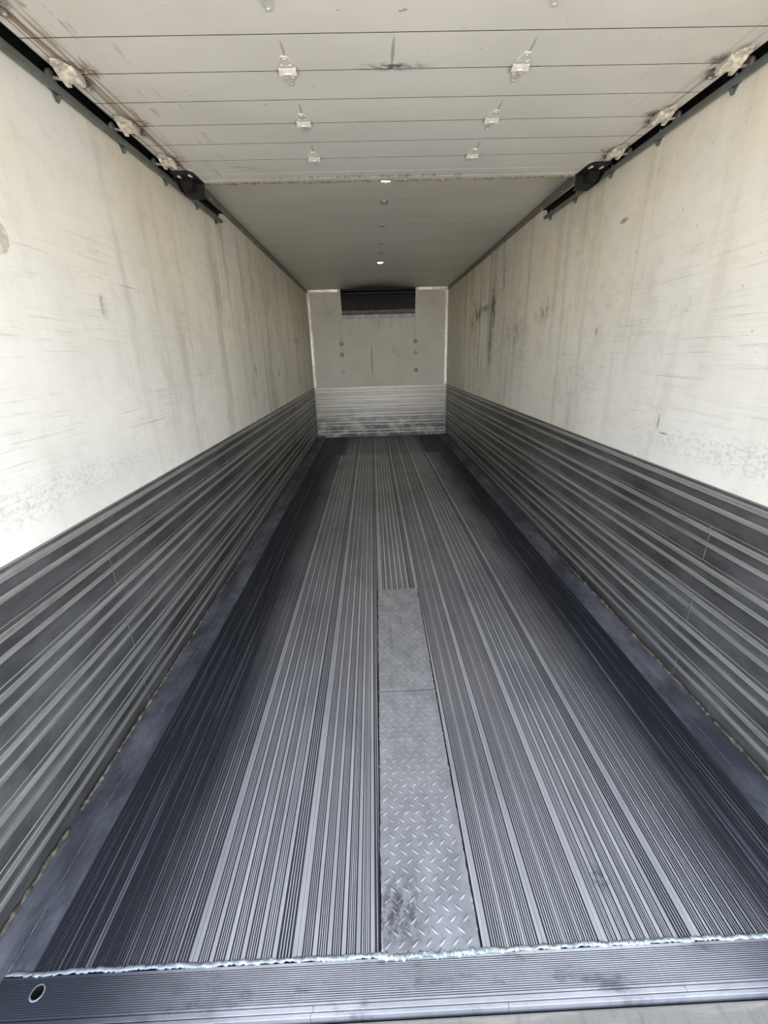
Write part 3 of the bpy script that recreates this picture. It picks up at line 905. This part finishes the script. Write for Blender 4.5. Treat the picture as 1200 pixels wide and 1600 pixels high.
def centre_hinge(x, yj, lean):
    def w(dx, dy, d): return (x + dx + lean * dy, yj + dy, dz(yj + dy) - d)
    def plate(pl, d0, d1, mb, m=0):
        mb.prism([w(px_, py_, d0) for px_, py_ in pl], (0, 0, -(d1 - d0)), m)
    mb = MB()
    near = [(-0.024, -0.014), (-0.024, -0.040), (-0.009, -0.078), (0.009, -0.078), (0.024, -0.040), (0.024, -0.014)]
    plate(near, 0.0002, 0.0030, mb)
    # stepped hood over the knuckle, open in the middle
    hood = [(-0.026, -0.018), (0.026, -0.018), (0.028, 0.004), (-0.028, 0.004)]
    b = len(mb.v)
    for sx0, sx1 in ((-0.028, -0.012), (0.012, 0.028)):
        mb.prism([w(sx0, -0.020, 0.0005), w(sx0, -0.016, 0.0045), w(sx0, 0.000, 0.012), w(sx0, 0.008, 0.012), w(sx0, 0.008, 0.0005)], (sx1 - sx0, 0, 0))
    mb.prism([w(-0.0121, -0.020, 0.0005), w(-0.0121, -0.016, 0.0045), w(-0.0121, -0.009, 0.0080), w(-0.0121, -0.002, 0.0080), w(-0.0121, -0.002, 0.0005)], (0.0242, 0, 0))
    rivets(mb, [w(0, -0.066, 0.003), w(-0.013, -0.034, 0.003), w(0.013, -0.034, 0.003)])
    h = mb.build('hinge', [M_ZINC, M_BOLT], door)
    f = MB()
    plate([(-0.022, 0.0105), (-0.026, 0.022), (-0.008, 0.086), (0.008, 0.086), (0.026, 0.022), (0.022, 0.0105)], 0.0002, 0.0026, f)
    rivets(f, [w(0, 0.075, 0.0026), w(-0.012, 0.036, 0.0026), w(0.012, 0.036, 0.0026)])
    f.build('hinge_leaf', [M_LEAF, M_BOLT], h)
    MB().tube([w(-0.030, 0.003, 0.0070), w(0.030, 0.003, 0.0070)], 0.0042, 10).build('hinge_pin', M_DULLZINC, h)
    MB().box(w(-0.0098, -0.0015, 0.0108), w(0.0098, 0.007, 0.004)).build('knuckle', M_ZINC, h)


for yj in (1.4526, 1.807, 2.163, 2.516):
    centre_hinge(0.797, yj, 0.0)
    centre_hinge(1.562, yj, 0.0)


def roller_hinge(side, yj):
    s = 1 if side == 'left' else -1
    x = DX0 + 0.034 if s > 0 else DX1 - 0.034
    def w(dx, dy, d): return (x + s * dx, yj + dy, dz(yj + dy) - d)
    mb = MB()
    mb.prism([w(px_, py_, 0.0002) for px_, py_ in [(-0.026, -0.012), (-0.030, -0.060), (-0.012, -0.088), (0.012, -0.078), (0.030, -0.040), (0.032, -0.012)]], (0, 0, -0.003), 0)
    # boxed roller carrier with sloping back
    for a, b in ((-0.030, -0.016), (0.014, 0.030)):
        mb.prism([w(a, -0.050, 0.001), w(a, -0.040, 0.010), w(a, 0.006, 0.026), w(a, 0.016, 0.026), w(a, 0.016, 0.001)], (s * (b - a), 0, 0), 0)
    mb.prism([w(-0.016, -0.034, 0.001), w(-0.016, -0.026, 0.010), w(-0.016, 0.002, 0.019), w(-0.016, 0.010, 0.019), w(-0.016, 0.010, 0.001)], (s * 0.030, 0, 0), 0)
    rivets(mb, [w(0.0, -0.070, 0.0032), w(0.018, -0.058, 0.0032)], 1, 0.006)
    h = mb.build('roller_hinge', [M_DULLZINC, M_BOLT], door)
    f = MB().prism([w(px_, py_, 0.0002) for px_, py_ in [(-0.026, 0.0165), (0.026, 0.0165), (0.026, 0.040), (0.010, 0.088), (-0.008, 0.092), (-0.026, 0.060)]], (0, 0, -0.0028), 0)
    rivets(f, [w(0.004, 0.078, 0.003), w(0.012, 0.040, 0.003)], 1, 0.006)
    f.build('hinge_leaf', [M_DOOR, M_BOLT], h)
    zc = tz(yj) + 0.029
    xa = 0.026 if s > 0 else W - 0.026
    MB().tube([(x + s * 0.028, yj + 0.004, dz(yj) - 0.013), (x - s * 0.02, yj + 0.004, dz(yj) - 0.012), (xa, yj + 0.004, zc)], 0.0048, 8).build('roller_stem', M_BOLT, h)
    MB().lathe((xa - s * 0.008, yj + 0.004, zc), (s, 0, 0), [(0, 0), (0.008, 0), (0.018, 0.001), (0.0215, 0.003), (0.0215, 0.013), (0.018, 0.015), (0.009, 0.0155), (0, 0.0155)], 18).build('roller', M_ROLLER, h)


for yj in (1.4526, 1.807, 2.163, 2.516):
    roller_hinge('left', yj); roller_hinge('right', yj)


def corner_bracket(side):
    s = 1 if side == 'left' else -1
    x0 = 0.050 if s > 0 else W - 0.050
    def w(dx, y, d): return (x0 + s * dx, y, dz(y) - d)
    o = MB()
    o.prism([w(0.0, 2.625, 0.0015), w(0.100, 2.625, 0.0015), w(0.112, 2.645, 0.0015), w(0.112, 2.806, 0.0015), w(0.0, 2.806, 0.0015)], (0, 0, -0.005))
    o.prism([w(-0.006, 2.800, 0.0066), w(0.108, 2.800, 0.0066), w(0.108, 2.800, 0.062), w(0.120, 2.800, 0.076), w(0.035, 2.800, 0.079), w(-0.006, 2.800, 0.052)], (0, 0.006, 0))
    o.prism([w(-0.006, 2.68, 0.0066), w(-0.006, 2.7998, 0.0066), w(-0.006, 2.7998, 0.052), w(-0.006, 2.76, 0.050)], (s * 0.006, 0, 0))
    b = o.build('corner_bracket', M_BLACK, door)
    d = MB().prism([w(0.004, 2.735, 0.0066), w(0.070, 2.735, 0.0066), w(0.064, 2.735, 0.040), w(0.012, 2.735, 0.046)], (0, 0.064, -0.002))
    d.build('cable_anchor', M_BLACK, b)
    for dx, y in ((0.026, 2.685), (0.086, 2.678)):
        MB().tube([w(dx - 0.004, y - 0.014, 0.009), w(dx + 0.004, y + 0.014, 0.009)], 0.0052, 8).build('bolt', M_BOLT, b)
    MB().prism([w(0.096, 2.617, 0.0005), w(0.108, 2.617, 0.0005), w(0.122, 2.645, 0.0005), w(0.122, 2.79, 0.0005), w(0.1125, 2.79, 0.0005), w(0.1125, 2.645, 0.0005)], (0, 0, -0.003)).build('backing_plate', M_ZINC, b)
    return b


corner_bracket('left'); corner_bracket('right')

# ------------------------------------------------------------------ door tracks
def track(side, yend, clips, label):
    s = 1 if side == 'left' else -1
    x0 = 0.0 if s > 0 else W
    t = thing('door_track', label, 'door track', (x0 + s * 0.03, 2.0, tz(2.0)))
    ys = 0.54
    # C-section, bottom curling up into the lip
    inn = [(0.046, 0.056), (0.016, 0.058), (0.0075, 0.052), (0.0075, 0.018), (0.011, 0.009), (0.018, 0.006), (0.026, 0.007), (0.0315, 0.012), (0.032, 0.018)]
    out = [(0.0345, 0.018), (0.034, 0.010), (0.027, 0.003), (0.018, 0.002), (0.009, 0.005), (0.005, 0.016), (0.005, 0.053), (0.014, 0.0605), (0.046, 0.0585)]
    poly = inn + out
    n = len(poly)
    mb = MB()
    for y in (ys, yend):
        for a, z in poly: mb.v.append((x0 + s * a, y, tz(y) + z))
    for i in range(n):
        j = (i + 1) % n
        mb.face((i, j, n + j, n + i), 1 if i < len(inn) - 1 else 0, False)
    m = len(inn)
    for k in range(m - 1):      # end caps as a strip of quads across the sheet thickness
        o1, o2 = n - 1 - k, n - 2 - k
        mb.face((k, k + 1, o2, o1)); mb.face((n + k, n + o1, n + o2, n + k + 1))
    mb.build('rail', [M_TRACK, M_TRACKSHADE], t)
    for y in clips:
        z = tz(y)
        c = MB()
        c.box((min(x0 + s * 0.0004, x0 + s * 0.0046), y - 0.022, z + 0.006), (max(x0 + s * 0.0004, x0 + s * 0.0046), y + 0.022, z + 0.050))
        c.prism([(x0 + s * 0.0004, y - 0.013, z + 0.0055), (x0 + s * 0.0004, y + 0.013, z + 0.0055), (x0 + s * 0.0004, y + 0.009, z - 0.016), (x0 + s * 0.0004, y + 0.003, z - 0.018)], (s * 0.004, 0, 0))
        c.prism([(x0 + s * 0.0046, y + 0.006, z + 0.0015), (x0 + s * 0.022, y + 0.006, z + 0.0012), (x0 + s * 0.012, y + 0.006, z - 0.014), (x0 + s * 0.0046, y + 0.006, z - 0.020)], (0, 0.004, 0))
        cl = c.build('mounting_clip', M_TRACK, t)
        MB().lathe((x0 + s * 0.0076, y, z + 0.036), (s, 0, 0), [(0.006, 0), (0.006, 0.002), (0.003, 0.0035), (0, 0.0035)], 8).build('bolt', M_BOLT, cl)
    return t


track('left', 3.50, (1.44, 1.85, 2.262, 2.667, 3.09, 3.43), 'dark steel door track along the top of the left wall')
track('right', 3.60, (1.47, 1.885, 2.305, 2.705, 3.13, 3.53), 'dark steel door track along the top of the right wall')
